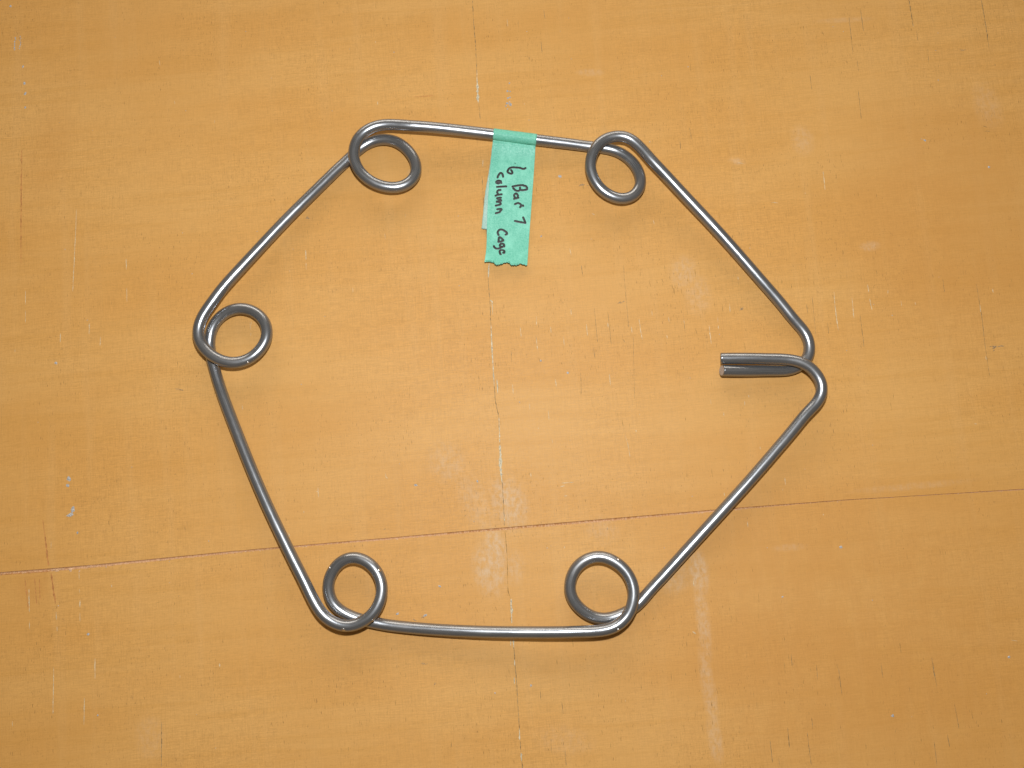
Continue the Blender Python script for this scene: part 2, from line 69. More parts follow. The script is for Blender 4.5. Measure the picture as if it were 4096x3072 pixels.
RED = [[[-257.26,-75.21,0.42],[-254.71,-87.67,0.84],[-252.3,-100.17,1.12]],[[-250.67,-103.91,1.12],[-248.65,-113.11,1.12],[-247.03,-120.54,0.56]],[[-264.76,-106.31,0.28],[-263.19,-114.44,0.84],[-261.6,-122.92,0.56]],[[-259.45,-106.45,0.56],[-257.14,-121.07,0.42]],[[-256.68,-107.12,0.42],[-255.58,-118.42,0.42]],[[-285.25,137.78,0.42],[-283.53,113.48,0.84],[-281.72,88.01,0.7],[-280.24,68.77,0.28]],[[-57.64,170.47,0.28],[-52.51,170.78,0.42],[-45.19,171.56,0.42]],[[-278.31,-104.98,0.56],[-251.26,-103.24,0.56]]]
SPECKS = [[-294.17,203.9,0.84,4.76],[-291.13,204.7,0.7,4.76],[-288.34,189.55,0.56,0.7],[-286.8,179.05,0.7,0.84],[-285.71,172.5,0.56,1.12],[-285.06,163.95,0.56,0.7],[-298.71,227.81,0.7,0.7],[-244.4,-53.06,0.98,1.26],[-244.99,-56.5,0.7,0.98],[-241.16,-70.18,0.98,1.82],[-242.62,-72.9,1.82,0.98],[-237.72,-82.4,0.56,0.56],[-256.22,12.09,0.84,0.84],[-228.25,-136.48,0.7,0.7],[-220.42,-178.45,0.42,0.56],[31.28,6.39,0.7,0.56],[16.16,13.23,0.56,0.56],[-52.91,-56.36,0.84,0.7],[-19.16,-54.3,0.56,0.7],[202.57,-178.83,0.84,0.7],[266.65,-148.37,0.7,0.56],[146.54,-116.69,0.56,0.42],[179.46,-90.23,0.98,0.7],[240.41,143.6,0.7,0.56],[276.62,127.26,0.7,0.56],[-1.62,179.05,0.42,0.56],[-2.64,174.21,0.56,0.56],[-1.17,173.9,0.42,0.42],[-2.35,169.85,0.56,0.56],[-1.17,170.16,0.56,0.42],[-2.64,166.59,0.7,0.7],[-1.03,165.81,0.7,0.98],[-3.51,164.88,0.42,0.56],[-1.47,167.36,0.42,0.42],[-2.63,163.02,0.42,0.42],[27.79,121.8,0.84,0.7],[16.77,85.78,0.56,0.42],[10.16,-163.15,0.56,0.56],[-9.08,-167.02,0.28,0.42],[-39.34,-111.11,0.7,0.56],[-47.0,-126.61,1.12,0.56],[-61.87,-125.69,0.7,0.42]]
STAINS = [[130.64,43.33,2.1,0.7,35.0],[61.55,46.81,2.24,0.56,25.0],[272.64,21.1,3.36,0.98,8.0],[266.37,199.95,1.68,0.42,0.0],[-117.61,96.66,1.26,1.12,0.0],[-185.76,-3.12,3.08,0.42,-8.0],[40.76,116.5,2.52,0.84,0.0],[-52.77,-128.99,1.4,0.42,-15.0],[-48.33,-127.67,0.98,0.7,0.0],[-47.99,-151.88,2.8,0.42,0.0],[-41.17,-162.25,0.7,0.56,0.0]]
CHIPS = [[-240.17,-102.31,1.26,1.4,0.0],[-230.23,-100.43,1.96,0.42,5.0],[-220.96,-100.83,0.56,0.7,0.0],[-247.26,-102.17,4.48,0.42,6.0],[-235.23,-102.98,0.56,0.84,-30.0],[-247.47,-102.98,1.4,0.42,6.0]]
SMUDGES = [[-35.68,-43.96,10.5,13.3,0.52,0.3],[-20.34,-65.95,8.4,21.0,0.44,0.26],[-1.79,-65.95,10.5,16.8,0.35,0.55],[-8.6,-90.36,6.3,13.3,0.26,0.6],[-11.97,-101.77,9.8,15.4,0.17,0.55],[3.71,-68.68,6.3,9.8,0.0,0.45],[1.63,-101.1,5.6,9.8,0.0,0.3],[101.55,-103.78,5.6,12.6,0.1,0.55],[103.11,-128.99,3.92,23.8,0.1,0.38],[105.09,-165.48,3.92,26.6,0.14,0.32],[88.57,-106.45,8.4,9.8,-0.35,0.3],[107.61,-191.07,4.2,12.6,0.14,0.35],[204.95,79.84,6.3,3.08,0.09,0.3],[97.91,64.35,8.4,10.5,0.0,0.28],[105.37,51.18,8.4,12.6,0.0,0.22],[130.9,130.91,5.6,2.52,-0.17,0.25],[278.59,165.5,8.4,15.4,0.26,0.16],[169.22,143.9,7.0,9.8,0.17,0.22],[197.89,219.01,18.2,1.96,0.05,0.18],[49.53,-80.91,9.8,8.4,0.0,0.22],[220.71,-57.05,36.4,2.24,0.09,0.16],[-59.1,124.07,1.96,1.96,0.0,0.2],[151.75,-90.36,9.8,2.24,0.07,0.2],[28.1,-191.07,16.8,8.4,-0.17,0.12],[-191.97,-189.8,8.4,12.6,0.17,0.15],[45.95,185.78,8.4,2.52,0.0,0.25]]
BLUSH = [[182.32,-131.62,133.0,105.0,0.0,0.5],[251.62,92.48,70.0,98.0,0.0,0.42],[-260.14,-111.78,10.5,9.8,0.0,0.5],[240.07,-173.2,9.8,15.4,0.0,0.5],[-268.68,137.78,14.0,36.4,-0.17,0.25],[195.06,-144.72,28.0,8.4,0.07,0.35],[177.61,-91.71,28.0,12.6,0.0,0.25]]
TAPE_AXIS = [[-10.65,144.52,6.87],[14.15,141.89,5.21]]
FLAP_LEFT = [[-11.11,140.88,5.04],[-11.41,137.73,3.84],[-11.91,132.7,3.14],[-12.75,122.92,3.0],[-13.38,113.06,2.4],[-13.99,102.26,2.0],[-14.31,91.89,1.8],[-14.49,82.22,1.9],[-14.81,76.17,2.4],[-15.68,69.71,3.4]]
FLAP_RIGHT = [[13.55,138.61,5.04],[13.42,135.46,3.84],[13.13,130.73,3.14],[12.45,120.66,3.0],[11.71,110.36,2.4],[10.97,100.02,2.0],[10.16,89.66,1.8],[9.56,81.04,1.9],[9.18,74.99,2.4],[8.79,68.39,3.4]]
BACK_LEFT = [[-11.28,140.55,3.64],[-12.42,130.55,2.84],[-13.17,124.74,3.0],[-14.39,117.48,2.65],[-15.52,110.37,2.35],[-16.49,100.0,2.05],[-17.46,89.83,1.75]]
BACK_RIGHT = [[-2.6,139.34,3.64],[-2.89,129.79,2.84],[-3.46,123.68,3.0],[-4.03,116.28,2.65],[-5.17,109.02,2.35],[-6.31,98.96,2.05],[-7.15,88.34,1.75]]
LETTERS = [[[[7.79,125.57,3.23],[6.51,125.07,3.23],[4.5,125.7,3.23],[1.77,125.99,3.23],[-0.06,125.99,3.23],[-1.52,125.42,3.22],[-2.43,124.09,3.2],[-2.52,123.33,3.19],[-1.7,122.57,3.18],[-0.42,122.19,3.18],[0.22,122.76,3.19],[-0.06,123.71,3.2],[-0.51,124.37,3.21]]],[[[0.31,114.63,2.76],[3.58,115.27,2.81],[6.59,115.41,2.84]],[[6.77,115.08,2.82],[8.04,114.8,2.81],[8.68,113.58,2.75],[8.31,112.84,2.7],[6.31,112.47,2.67],[4.85,112.66,2.67],[4.58,113.93,2.74]],[[4.85,112.66,2.67],[3.4,112.01,2.62],[1.94,112.48,2.64],[0.76,113.6,2.7]]],[[[3.31,108.18,2.46],[3.31,109.49,2.51],[2.4,110.52,2.54],[1.4,109.87,2.51],[1.31,108.93,2.48],[1.94,107.81,2.44]],[[3.67,107.96,2.45],[1.21,107.34,2.42]]],[[[1.76,104.26,2.3],[3.39,104.82,2.33],[4.66,104.35,2.32],[5.25,103.32,2.28],[4.66,102.39,2.24]],[[6.21,103.5,2.29],[6.39,103.13,2.28]]],[[[6.4,96.4,2.09],[7.12,94.68,2.06],[7.58,93.29,2.04]],[[7.7,93.14,2.03],[4.43,93.66,2.04],[1.73,94.26,2.05]]],[[[-8.31,120.05,3.03],[-7.71,121.45,3.11],[-6.62,122.67,3.18],[-5.53,122.0,3.16],[-5.11,120.42,3.07]]],[[[-6.43,117.81,2.9],[-7.71,118.13,2.91],[-8.89,117.68,2.88],[-8.98,116.94,2.84],[-8.07,116.45,2.81],[-7.07,116.79,2.84],[-6.8,117.34,2.87],[-7.89,117.35,2.87]],[[-6.52,117.81,2.9],[-6.16,116.78,2.84]]],[[[-8.61,114.46,2.69],[-3.33,114.73,2.74]]],[[[-6.61,112.6,2.59],[-7.88,112.41,2.57],[-8.52,111.38,2.53],[-8.06,110.26,2.49]],[[-5.97,110.03,2.49],[-8.24,109.7,2.47],[-9.42,109.23,2.45]]],[[[-6.42,108.05,2.41],[-8.64,107.69,2.39],[-6.6,106.79,2.37],[-6.42,106.14,2.34],[-8.93,105.67,2.32],[-6.96,105.3,2.31],[-6.63,104.08,2.27],[-9.32,103.34,2.23]]],[[[-8.43,101.17,2.16],[-6.05,101.3,2.17],[-6.67,100.16,2.14],[-7.29,99.41,2.13],[-9.26,98.87,2.11]]],[[[-7.68,85.89,2.03],[-8.2,87.39,2.01],[-7.48,88.79,2.0],[-6.13,89.22,1.99],[-4.47,88.58,2.0],[-3.03,87.39,2.01],[-2.92,86.53,2.02],[-3.64,86.21,2.02]]],[[[-7.73,81.8,2.07],[-7.61,83.09,2.06],[-7.4,84.42,2.04],[-6.64,84.42,2.04],[-5.25,83.2,2.05],[-5.09,82.66,2.06],[-6.43,82.02,2.07],[-7.67,81.91,2.07]]],[[[-4.46,78.96,2.29],[-4.67,80.38,2.18],[-6.01,80.71,2.16],[-6.9,80.05,2.21],[-6.63,79.13,2.29],[-5.49,78.85,2.31]],[[-4.77,79.18,2.28],[-5.7,78.74,2.32],[-7.14,77.97,2.39],[-8.79,77.75,2.41],[-9.92,78.51,2.35],[-10.34,79.28,2.29]]],[[[-6.41,74.12,2.81],[-7.03,75.67,2.58],[-6.72,76.66,2.49],[-5.49,76.81,2.48],[-4.41,76.33,2.51],[-4.49,75.12,2.64],[-5.07,75.23,2.63]]]]
TEAR = [[0,0.0],[0.08,-0.14],[0.23,0.28],[0.25,1.26],[0.27,1.82],[0.3,1.4],[0.33,1.68],[0.38,1.54],[0.42,1.12],[0.44,0.14],[0.5,-0.14],[0.56,-0.42],[0.6,0.7],[0.62,1.26],[0.635,1.68],[0.66,1.26],[0.71,1.4],[0.74,1.68],[0.79,1.12],[0.828,-0.28],[0.84,0.0],[0.9,0.7],[1,1.12]]
DASH = [[1.4,128.65,3.27],[2.17,128.39,3.27]]


# ------------------------------------------------------------------ helpers
def v3(p, z=None):
    return Vector((p[0], p[1], p[2] if z is None else z)) * MM

def link_mesh(name, verts, faces, mat=None, parent=None, smooth=False):
    me = bpy.data.meshes.new(name)
    me.from_pydata([tuple(v) for v in verts], [], faces)
    me.update()
    if smooth:
        me.polygons.foreach_set('use_smooth', [True] * len(me.polygons))
    if mat is not None:
        for m in (mat if isinstance(mat, (list, tuple)) else [mat]):
            me.materials.append(m)
    ob = bpy.data.objects.new(name, me)
    COL.objects.link(ob)
    if parent is not None:
        ob.parent = parent
    return ob

def empty(name, loc):
    ob = bpy.data.objects.new(name, None)
    ob.empty_display_size = 0.02
    ob.location = loc
    COL.objects.link(ob)
    return ob

def catmull(pts, per):
    out = []
    n = len(pts)
    for i in range(n - 1):
        p0 = pts[i - 1] if i else pts[0] * 2 - pts[1]
        p1, p2 = pts[i], pts[i + 1]
        p3 = pts[i + 2] if i + 2 < n else pts[-1] * 2 - pts[-2]
        for k in range(per):
            t = k / per
            out.append(0.5 * ((2 * p1) + (p2 - p0) * t + (2 * p0 - 5 * p1 + 4 * p2 - p3) * t * t
                              + (3 * p1 - p0 - 3 * p2 + p3) * t * t * t))
    out.append(pts[-1].copy())
    return out

class NT:
    """small helper for node trees"""
    def __init__(self, name):
        self.mat = bpy.data.materials.new(name)
        self.mat.use_nodes = True
        self.t = self.mat.node_tree
        self.bsdf = self.t.nodes['Principled BSDF']
        self.out = self.t.nodes['Material Output']
    def n(self, typ, **kw):
        nd = self.t.nodes.new(typ)
        for k, v in kw.items():
            setattr(nd, k, v)
        return nd
    def l(self, a, b):
        self.t.links.new(a, b)
    def put(self, sock, val):
        if isinstance(val, bpy.types.NodeSocket):
            self.l(val, sock)
        elif isinstance(val, (tuple, list)) and sock.type == 'RGBA' and len(val) == 3:
            sock.default_value = (*val, 1.0)
        else:
            sock.default_value = val
    def math(self, op, a, b=0.0, c=0.0, clamp=False):
        nd = self.n('ShaderNodeMath', operation=op, use_clamp=clamp)
        self.put(nd.inputs[0], a); self.put(nd.inputs[1], b); self.put(nd.inputs[2], c)
        return nd.outputs[0]
    def mix(self, f, a, b, blend='MIX'):
        nd = self.n('ShaderNodeMix', data_type='RGBA', blend_type=blend)
        self.put(nd.inputs[0], f); self.put(nd.inputs[6], a); self.put(nd.inputs[7], b)
        return nd.outputs[2]
    def ramp(self, f, lo, hi, a=0.0, b=1.0):
        nd = self.n('ShaderNodeMapRange', interpolation_type='SMOOTHSTEP')
        self.put(nd.inputs['Value'], f)
        nd.inputs['From Min'].default_value = lo; nd.inputs['From Max'].default_value = hi
        nd.inputs['To Min'].default_value = a; nd.inputs['To Max'].default_value = b
        return nd.outputs[0]
    def mapping(self, vec, scale=(1, 1, 1), rot=0.0, loc=(0, 0, 0), kind='POINT'):
        nd = self.n('ShaderNodeMapping', vector_type=kind)
        self.l(vec, nd.inputs[0])
        nd.inputs['Location'].default_value = loc
        nd.inputs['Rotation'].default_value = (0, 0, rot)
        nd.inputs['Scale'].default_value = scale
        return nd.outputs[0]
    def noise(self, vec, detail=3.0, rough=0.55, scale=1.0, dist=0.0):
        nd = self.n('ShaderNodeTexNoise')
        self.l(vec, nd.inputs['Vector'])
        nd.inputs['Scale'].default_value = scale
        nd.inputs['Detail'].default_value = detail
        nd.inputs['Roughness'].default_value = rough
        nd.inputs['Distortion'].default_value = dist
        return nd.outputs['Fac']
    def ellipse(self, vec_mm, spec):
        cx, cy, a, b, ang, k = spec
        # local frame of the ellipse: translate, rotate, scale
        m3 = self.mapping(vec_mm, loc=(cx, cy, 0), rot=ang, scale=(a, b, 1000), kind='TEXTURE')
        ln = self.n('ShaderNodeVectorMath', operation='LENGTH')
        self.l(m3, ln.inputs[0])
        return self.ramp(ln.outputs['Value'], 1.25, 0.35, 0.0, k)

def simple(name, col, rough=0.6, spec=0.3, metal=0.0, var=0.12, scale=900.0):
    t = NT(name)
    tc = t.n('ShaderNodeTexCoord')
    nz = t.noise(tc.outputs['Object'], 3, 0.6, scale)
    f = t.ramp(nz, 0.3, 0.7, 1 - var, 1 + var)
    c = t.mix(1.0, col, (1, 1, 1), 'MULTIPLY')
    nd = t.n('ShaderNodeVectorMath', operation='SCALE')
    t.l(c, nd.inputs[0]); t.l(f, nd.inputs['Scale'])
    t.l(nd.outputs[0], t.bsdf.inputs['Base Color'])
    t.bsdf.inputs['Roughness'].default_value = rough
    t.bsdf.inputs['Specular IOR Level'].default_value = spec
    t.bsdf.inputs['Metallic'].default_value = metal
    return t.mat

# ------------------------------------------------------------------ materials
GRAIN = math.atan2(GROOVE[-3][1] - GROOVE[2][1], GROOVE[-3][0] - GROOVE[2][0])

def board_material():
    t = NT('varnished_plywood')
    tc = t.n('ShaderNodeTexCoord')
    mm = t.mapping(tc.outputs['Object'], scale=(1000, 1000, 1000))
    g = t.mapping(mm, rot=-GRAIN)
    # tone drifting along the veneer
    broad = t.noise(t.mapping(g, scale=(0.006, 0.020, 1)), 3, 0.5)
    bands = t.noise(t.mapping(g, scale=(0.010, 0.16, 1), loc=(3.1, 7.7, 0)), 4, 0.6, dist=0.6)
    cols = t.noise(t.mapping(g, scale=(0.10, 0.006, 1), loc=(11.0, 2.0, 0)), 3, 0.55)
    c = t.mix(t.ramp(broad, 0.32, 0.68), (0.585, 0.296, 0.075), (0.618, 0.335, 0.098))
    c = t.mix(t.ramp(bands, 0.42, 0.72, 0.0, 0.34), c, (0.540, 0.270, 0.060))
    c = t.mix(t.ramp(cols, 0.48, 0.75, 0.0, 0.35), c, (0.618, 0.342, 0.110))
    # fine fibre running with the grain
    fib = t.noise(t.mapping(g, scale=(0.11, 1.55, 1)), 4, 0.65)
    fib2 = t.noise(t.mapping(g, scale=(0.30, 3.2, 1), loc=(5, 9, 0)), 2, 0.5)
    # thread-like cross marks
    crs = t.noise(t.mapping(g, scale=(1.45, 0.10, 1), loc=(2, 4, 0)), 4, 0.65)
    spk = t.noise(t.mapping(g, scale=(1.2, 1.0, 1), loc=(8, 1, 0)), 3, 0.7)
    amp = t.ramp(t.noise(t.mapping(mm, scale=(0.012, 0.012, 1), loc=(4, 4, 0)), 2, 0.5), 0.3, 0.7, 0.55, 1.25)
    k1 = t.ramp(fib, 0.28, 0.72, 0.925, 1.06)
    k2 = t.ramp(fib2, 0.30, 0.70, 0.965, 1.03)
    k3 = t.ramp(crs, 0.26, 0.62, 0.925, 1.03)
    k4 = t.ramp(spk, 0.25, 0.60, 0.93, 1.03)
    kk = t.math('MULTIPLY', t.math('MULTIPLY', k1, k2), t.math('MULTIPLY', k3, k4))
    kk = t.math('ADD', t.math('MULTIPLY', t.math('SUBTRACT', kk, 1.0), amp), 1.0)
    # open pores: short dark dashes across the grain
    por = t.noise(t.mapping(g, scale=(2.0, 0.30, 1), loc=(1, 6, 0)), 2, 0.6)
    gate = t.noise(t.mapping(mm, scale=(0.03, 0.022, 1), loc=(9, 3, 0)), 3, 0.6)
    pm = t.math('MULTIPLY', t.ramp(por, 0.375, 0.27), t.ramp(gate, 0.40, 0.64, 0.10, 0.85))
    por2 = t.noise(t.mapping(g, scale=(0.22, 2.6, 1), loc=(7, 2, 0)), 2, 0.6)
    pm2 = t.math('MULTIPLY', t.ramp(por2, 0.34, 0.26), t.ramp(gate, 0.36, 0.62, 0.1, 0.5))
    nd = t.n('ShaderNodeVectorMath', operation='SCALE')
    t.l(c, nd.inputs[0]); t.l(kk, nd.inputs['Scale'])
    c = t.mix(t.math('MAXIMUM', pm, pm2), nd.outputs[0], (0.20, 0.105, 0.030))
    # reddish blush where the varnish is rubbed
    bl = None
    for s in BLUSH:
        e = t.ellipse(mm, s)
        bl = e if bl is None else t.math('MAXIMUM', bl, e)
    bn = t.ramp(t.noise(t.mapping(g, scale=(0.12, 0.05, 1)), 4, 0.6), 0.25, 0.65, 0.55, 1.0)
    c = t.mix(t.math('MULTIPLY', bl, bn), c, (0.525, 0.245, 0.058))
    # pale scuffs
    sm = None
    for s in SMUDGES:
        e = t.ellipse(mm, s)
        sm = e if sm is None else t.math('MAXIMUM', sm, e)
    sn = t.ramp(t.noise(t.mapping(g, scale=(0.42, 0.24, 1), loc=(1, 1, 0)), 5, 0.72), 0.36, 0.66)
    sn = t.math('ADD', t.math('MULTIPLY', sn, 0.95), 0.18)
    c = t.mix(t.math('MULTIPLY', sm, sn), c, (0.62, 0.470, 0.320))
    t.l(c, t.bsdf.inputs['Base Color'])
    rough = t.math('ADD', t.math('MULTIPLY', sm, 0.2), t.ramp(spk, 0.3, 0.7, 0.50, 0.62))
    t.l(rough, t.bsdf.inputs['Roughness'])
    t.bsdf.inputs['Specular IOR Level'].default_value = 0.30
    bp = t.n('ShaderNodeBump')
    bp.inputs['Strength'].default_value = 0.25
    bp.inputs['Distance'].default_value = 0.00012
    h = t.math('ADD', t.math('ADD', fib, t.math('MULTIPLY', crs, 0.6)), t.math('MULTIPLY', pm, -1.5))
    t.l(h, bp.inputs['Height'])
    t.l(bp.outputs[0], t.bsdf.inputs['Normal'])
    return t.mat

def raw_wood():
    t = NT('raw_cut_wood')
    tc = t.n('ShaderNodeTexCoord')
    mm = t.mapping(tc.outputs['Object'], scale=(1000, 1000, 1000))
    g = t.mapping(mm, rot=-GRAIN)
    a = t.noise(t.mapping(g, scale=(1.1, 0.5, 1)), 4, 0.7)
    b = t.noise(t.mapping(g, scale=(0.012, 0.0, 1), loc=(2.35, 0, 0)), 2, 0.5)
    c = t.mix(t.ramp(a, 0.38, 0.66), (0.40, 0.180, 0.060), (0.60, 0.36, 0.195))
    c = t.mix(t.ramp(b, 0.42, 0.62, 0.0, 0.45), c, (0.62, 0.37, 0.22))
    t.l(c, t.bsdf.inputs['Base Color'])
    t.bsdf.inputs['Roughness'].default_value = 0.75
    t.bsdf.inputs['Specular IOR Level'].default_value = 0.15
    return t.mat

def steel_material():
    t = NT('drawn_steel')
    uv = t.n('ShaderNodeUVMap')          # u = millimetres along the rod, v = turns around it
    u = uv.outputs['UV']
    tc = t.n('ShaderNodeTexCoord')
    mm = t.mapping(tc.outputs['Object'], scale=(1000, 1000, 1000))
    streak = t.noise(t.mapping(u, scale=(0.035, 26, 1)), 4, 0.65)
    fine = t.noise(t.mapping(u, scale=(0.16, 60, 1), loc=(3, 3, 0)), 3, 0.6)
    blot = t.noise(t.mapping(mm, scale=(0.05, 0.05, 0.05)), 3, 0.6)
    pit = t.noise(t.mapping(mm, scale=(0.9, 0.9, 0.9)), 4, 0.7)
    c = t.mix(t.ramp(streak, 0.3, 0.7), (0.230, 0.240, 0.255), (0.325, 0.336, 0.352))
    c = t.mix(t.ramp(blot, 0.45, 0.75, 0, 0.4), c, (0.275, 0.262, 0.250))
    dirt = t.math('MULTIPLY', t.ramp(pit, 0.56, 0.66), t.ramp(t.noise(t.mapping(u, scale=(0.02, 3.5, 1), loc=(6, 1, 0)), 3, 0.6), 0.50, 0.66))
    c = t.mix(t.math('MULTIPLY', dirt, 0.75), c, (0.060, 0.050, 0.045))
    t.l(c, t.bsdf.inputs['Base Color'])
    t.l(t.math('SUBTRACT', 0.80, t.math('MULTIPLY', dirt, 0.6)), t.bsdf.inputs['Metallic'])
    r = t.math('ADD', t.ramp(fine, 0.3, 0.7, 0.245, 0.305), t.ramp(blot, 0.4, 0.7, -0.02, 0.05))
    t.l(r, t.bsdf.inputs['Roughness'])
    # drawn rod: lengthwise die marks spread the highlight around the rod, not along it
    tg = t.n('ShaderNodeTangent', direction_type='UV_MAP')
    tg.uv_map = 'UVMap'
    t.l(tg.outputs[0], t.bsdf.inputs['Tangent'])
    t.bsdf.inputs['Anisotropic'].default_value = 0.38
    t.bsdf.inputs['Anisotropic Rotation'].default_value = 0.25
    bp = t.n('ShaderNodeBump')
    bp.inputs['Strength'].default_value = 0.22
    bp.inputs['Distance'].default_value = 0.0001
    t.l(t.math('ADD', t.math('ADD', fine, streak), t.math('MULTIPLY', pit, 0.22)), bp.inputs['Height'])
    t.l(bp.outputs[0], t.bsdf.inputs['Normal'])
    return t.mat

def tape_material(name, a, b, spec, rough):
    t = NT(name)
    tc = t.n('ShaderNodeTexCoord')
    mm = t.mapping(tc.outputs['Object'], scale=(1000, 1000, 1000))
    crepe = t.noise(t.mapping(mm, scale=(1.2, 1.2, 1.2)), 4, 0.7)
    cloud = t.noise(t.mapping(mm, scale=(0.16, 0.12, 0.16), loc=(1.5, 0, 0)), 4, 0.6)
    c = t.mix(t.ramp(crepe, 0.32, 0.68), a, b)
    c = t.mix(t.ramp(cloud, 0.42, 0.70, 0, 0.55), c, tuple(min(1, k * 1.15 + 0.05) for k in b))
    t.l(c, t.bsdf.inputs['Base Color'])
    t.l(t.ramp(crepe, 0.4, 0.7, rough + 0.1, rough - 0.12), t.bsdf.inputs['Roughness'])
    t.bsdf.inputs['Specular IOR Level'].default_value = spec
    bp = t.n('ShaderNodeBump')
    bp.inputs['Strength'].default_value = 0.5
    bp.inputs['Distance'].default_value = 0.0002
    wr = t.noise(t.mapping(mm, scale=(0.5, 1.4, 1)), 3, 0.6)
    t.l(t.math('ADD', crepe, wr), bp.inputs['Height'])
    t.l(bp.outputs[0], t.bsdf.inputs['Normal'])
    return t.mat

M_BOARD = board_material()
M_RAW = raw_wood()
M_STEEL = steel_material()
M_CUT = simple('sheared_steel', (0.44, 0.40, 0.38), 0.5, 0.5, 0.30, 0.25, 1500)
M_NICK = simple('bright_nick', (0.72, 0.68, 0.64), 0.28, 0.5, 1.0, 0.2, 2500)
M_NICK2 = simple('dull_nick', (0.20, 0.19, 0.18), 0.45, 0.5, 0.9, 0.3, 2500)
M_TAPE = tape_material('green_masking_tape', (0.115, 0.470, 0.335), (0.195, 0.585, 0.435), 0.45, 0.50)
M_BACK = tape_material('tape_adhesive_side', (0.270, 0.460, 0.385), (0.370, 0.550, 0.475), 0.5, 0.45)
M_INK = simple('black_marker_ink', (0.020, 0.020, 0.019), 0.42, 0.45, 0.0, 0.3, 1200)
M_PALE = simple('bare_pale_wood', (0.600, 0.455, 0.270), 0.7, 0.2, 0.0, 0.22, 900)
M_FILL = simple('pale_crack_filler', (0.520, 0.455, 0.320), 0.8, 0.15, 0.0, 0.35, 900)
M_CRACK = simple('dark_crack', (0.235, 0.165, 0.085), 0.8, 0.1, 0.0, 0.5, 700)
M_DASH = simple('dark_pore', (0.350, 0.200, 0.065), 0.75, 0.1, 0.0, 0.35, 400)
M_GREY = simple('grey_mortar_speck', (0.400, 0.385, 0.365), 0.8, 0.2, 0.0, 0.35, 1400)
M_STAIN = simple('dark_stain', (0.330, 0.215, 0.110), 0.7, 0.2, 0.0, 0.45, 1500)
M_RED = simple('red_rub_mark', (0.470, 0.205, 0.065), 0.7, 0.2, 0.0, 0.25, 500)

# ------------------------------------------------------------------ the board (setting)
def build_board():
    # polyline of the saw groove, resampled every 1.5 mm and run out to the edges of the sheet
    g = [Vector((p[0], p[1], 0)) for p in GROOVE]
    d0 = (g[0] - g[2]).normalized(); d1 = (g[-1] - g[-3]).normalized()
    g = [g[0] + d0 * 320] + g + [g[-1] + d1 * 320]
    pts = []
    for a, b in zip(g, g[1:]):
        n = max(1, int((b - a).length / 1.5))
        for k in range(n):
            pts.append(a.lerp(b, k / n))
    pts.append(g[-1])
    rnd = random.Random(3)
    rows = [[], [], [], [], []]
    wob = 0.0
    for p in pts:
        wob = wob * 0.7 + rnd.uniform(-0.05, 0.05)
        w = 1.18 + 0.22 * math.sin(p.x * 0.021 + 1.0)
        if p.x < -150: w += 0.25
        if p.x > 120: w -= min(0.75, (p.x - 120) * 0.008)
        up = p.y + w * 0.45 + wob * 0.3
        lo = p.y - w * 0.55 + wob + rnd.uniform(-0.16, 0.12)
        rows[0].append((p.x, 520, 0))
        rows[1].append((p.x, up, 0))
        rows[2].append((p.x, up - w * 0.22, -0.55))
        rows[3].append((p.x, lo, 0))
        rows[4].append((p.x, -520, 0))
    n = len(pts)
    verts = [Vector(v) * MM for r in rows for v in r]
    faces = []; mats = []
    for r in range(4):
        for i in range(n - 1):
            faces.append((r * n + i, (r + 1) * n + i, (r + 1) * n + i + 1, r * n + i + 1))
            mats.append(1 if r in (1, 2) else 0)
    # sides and underside of the 18 mm sheet
    b = len(verts)
    x0, x1 = pts[0].x, pts[-1].x
    verts += [Vector((x0, 520, -18)) * MM, Vector((x0, -520, -18)) * MM, Vector((x1, -520, -18)) * MM, Vector((x1, 520, -18)) * MM]
    faces.append((b, b + 3, b + 2, b + 1)); mats.append(0)
    top_back = list(range(0, n)); top_front = list(range(4 * n, 5 * n))
    faces.append(tuple([b] + top_back + [b + 3])); mats.append(0)
    faces.append(tuple([b + 2] + top_front[::-1] + [b + 1])); mats.append(0)
    faces.append((b + 1, 4 * n, 3 * n, 2 * n, n, 0, b)); mats.append(0)
    e = n - 1
    faces.append((b + 3, e, n + e, 2 * n + e, 3 * n + e, 4 * n + e, b + 2)); mats.append(0)
    ob = link_mesh('plywood_board', verts, faces, [M_BOARD, M_RAW])
    ob.data.polygons.foreach_set('material_index', mats)
    ob['kind'] = 'structure'
    ob['label'] = 'worn varnished amber plywood sheet with a saw groove and a centre crack'
    ob['category'] = 'board'
    return ob

BOARD = build_board()

def ribbon_into(V, Fc, pts, z, rnd, wob=0.25, taper=True):
    """flat mark following a polyline; pts = (x, y, width) in mm"""
    fine = []
    for a, b in zip(pts, pts[1:]):
        L = math.hypot(b[0] - a[0], b[1] - a[1])
        n = max(2, int(L / 1.1))
        for k in range(n):
            t = k / n
            fine.append([a[i] + (b[i] - a[i]) * t for i in range(3)])
    fine.append(list(pts[-1]))
    base = len(V); m = len(fine)
    for i, (x, y, w) in enumerate(fine):
        a = fine[max(0, i - 1)]; b = fine[min(m - 1, i + 1)]
        dx, dy = b[0] - a[0], b[1] - a[1]
        L = math.hypot(dx, dy) or 1
        nx, ny = -dy / L, dx / L
        w = w * (1 + rnd.uniform(-wob * 1.6, wob * 1.6))
        if taper and i in (0, m - 1): w *= 0.25
        o = rnd.uniform(-wob, wob) * w * 0.4
        V.append(Vector((x + nx * (w / 2 + o), y + ny * (w / 2 + o), z)) * MM)
        V.append(Vector((x - nx * (w / 2 - o), y - ny * (w / 2 - o), z)) * MM)
    for i in range(m - 1):
        k = base + 2 * i
        Fc.append((k, k + 1, k + 3, k + 2))

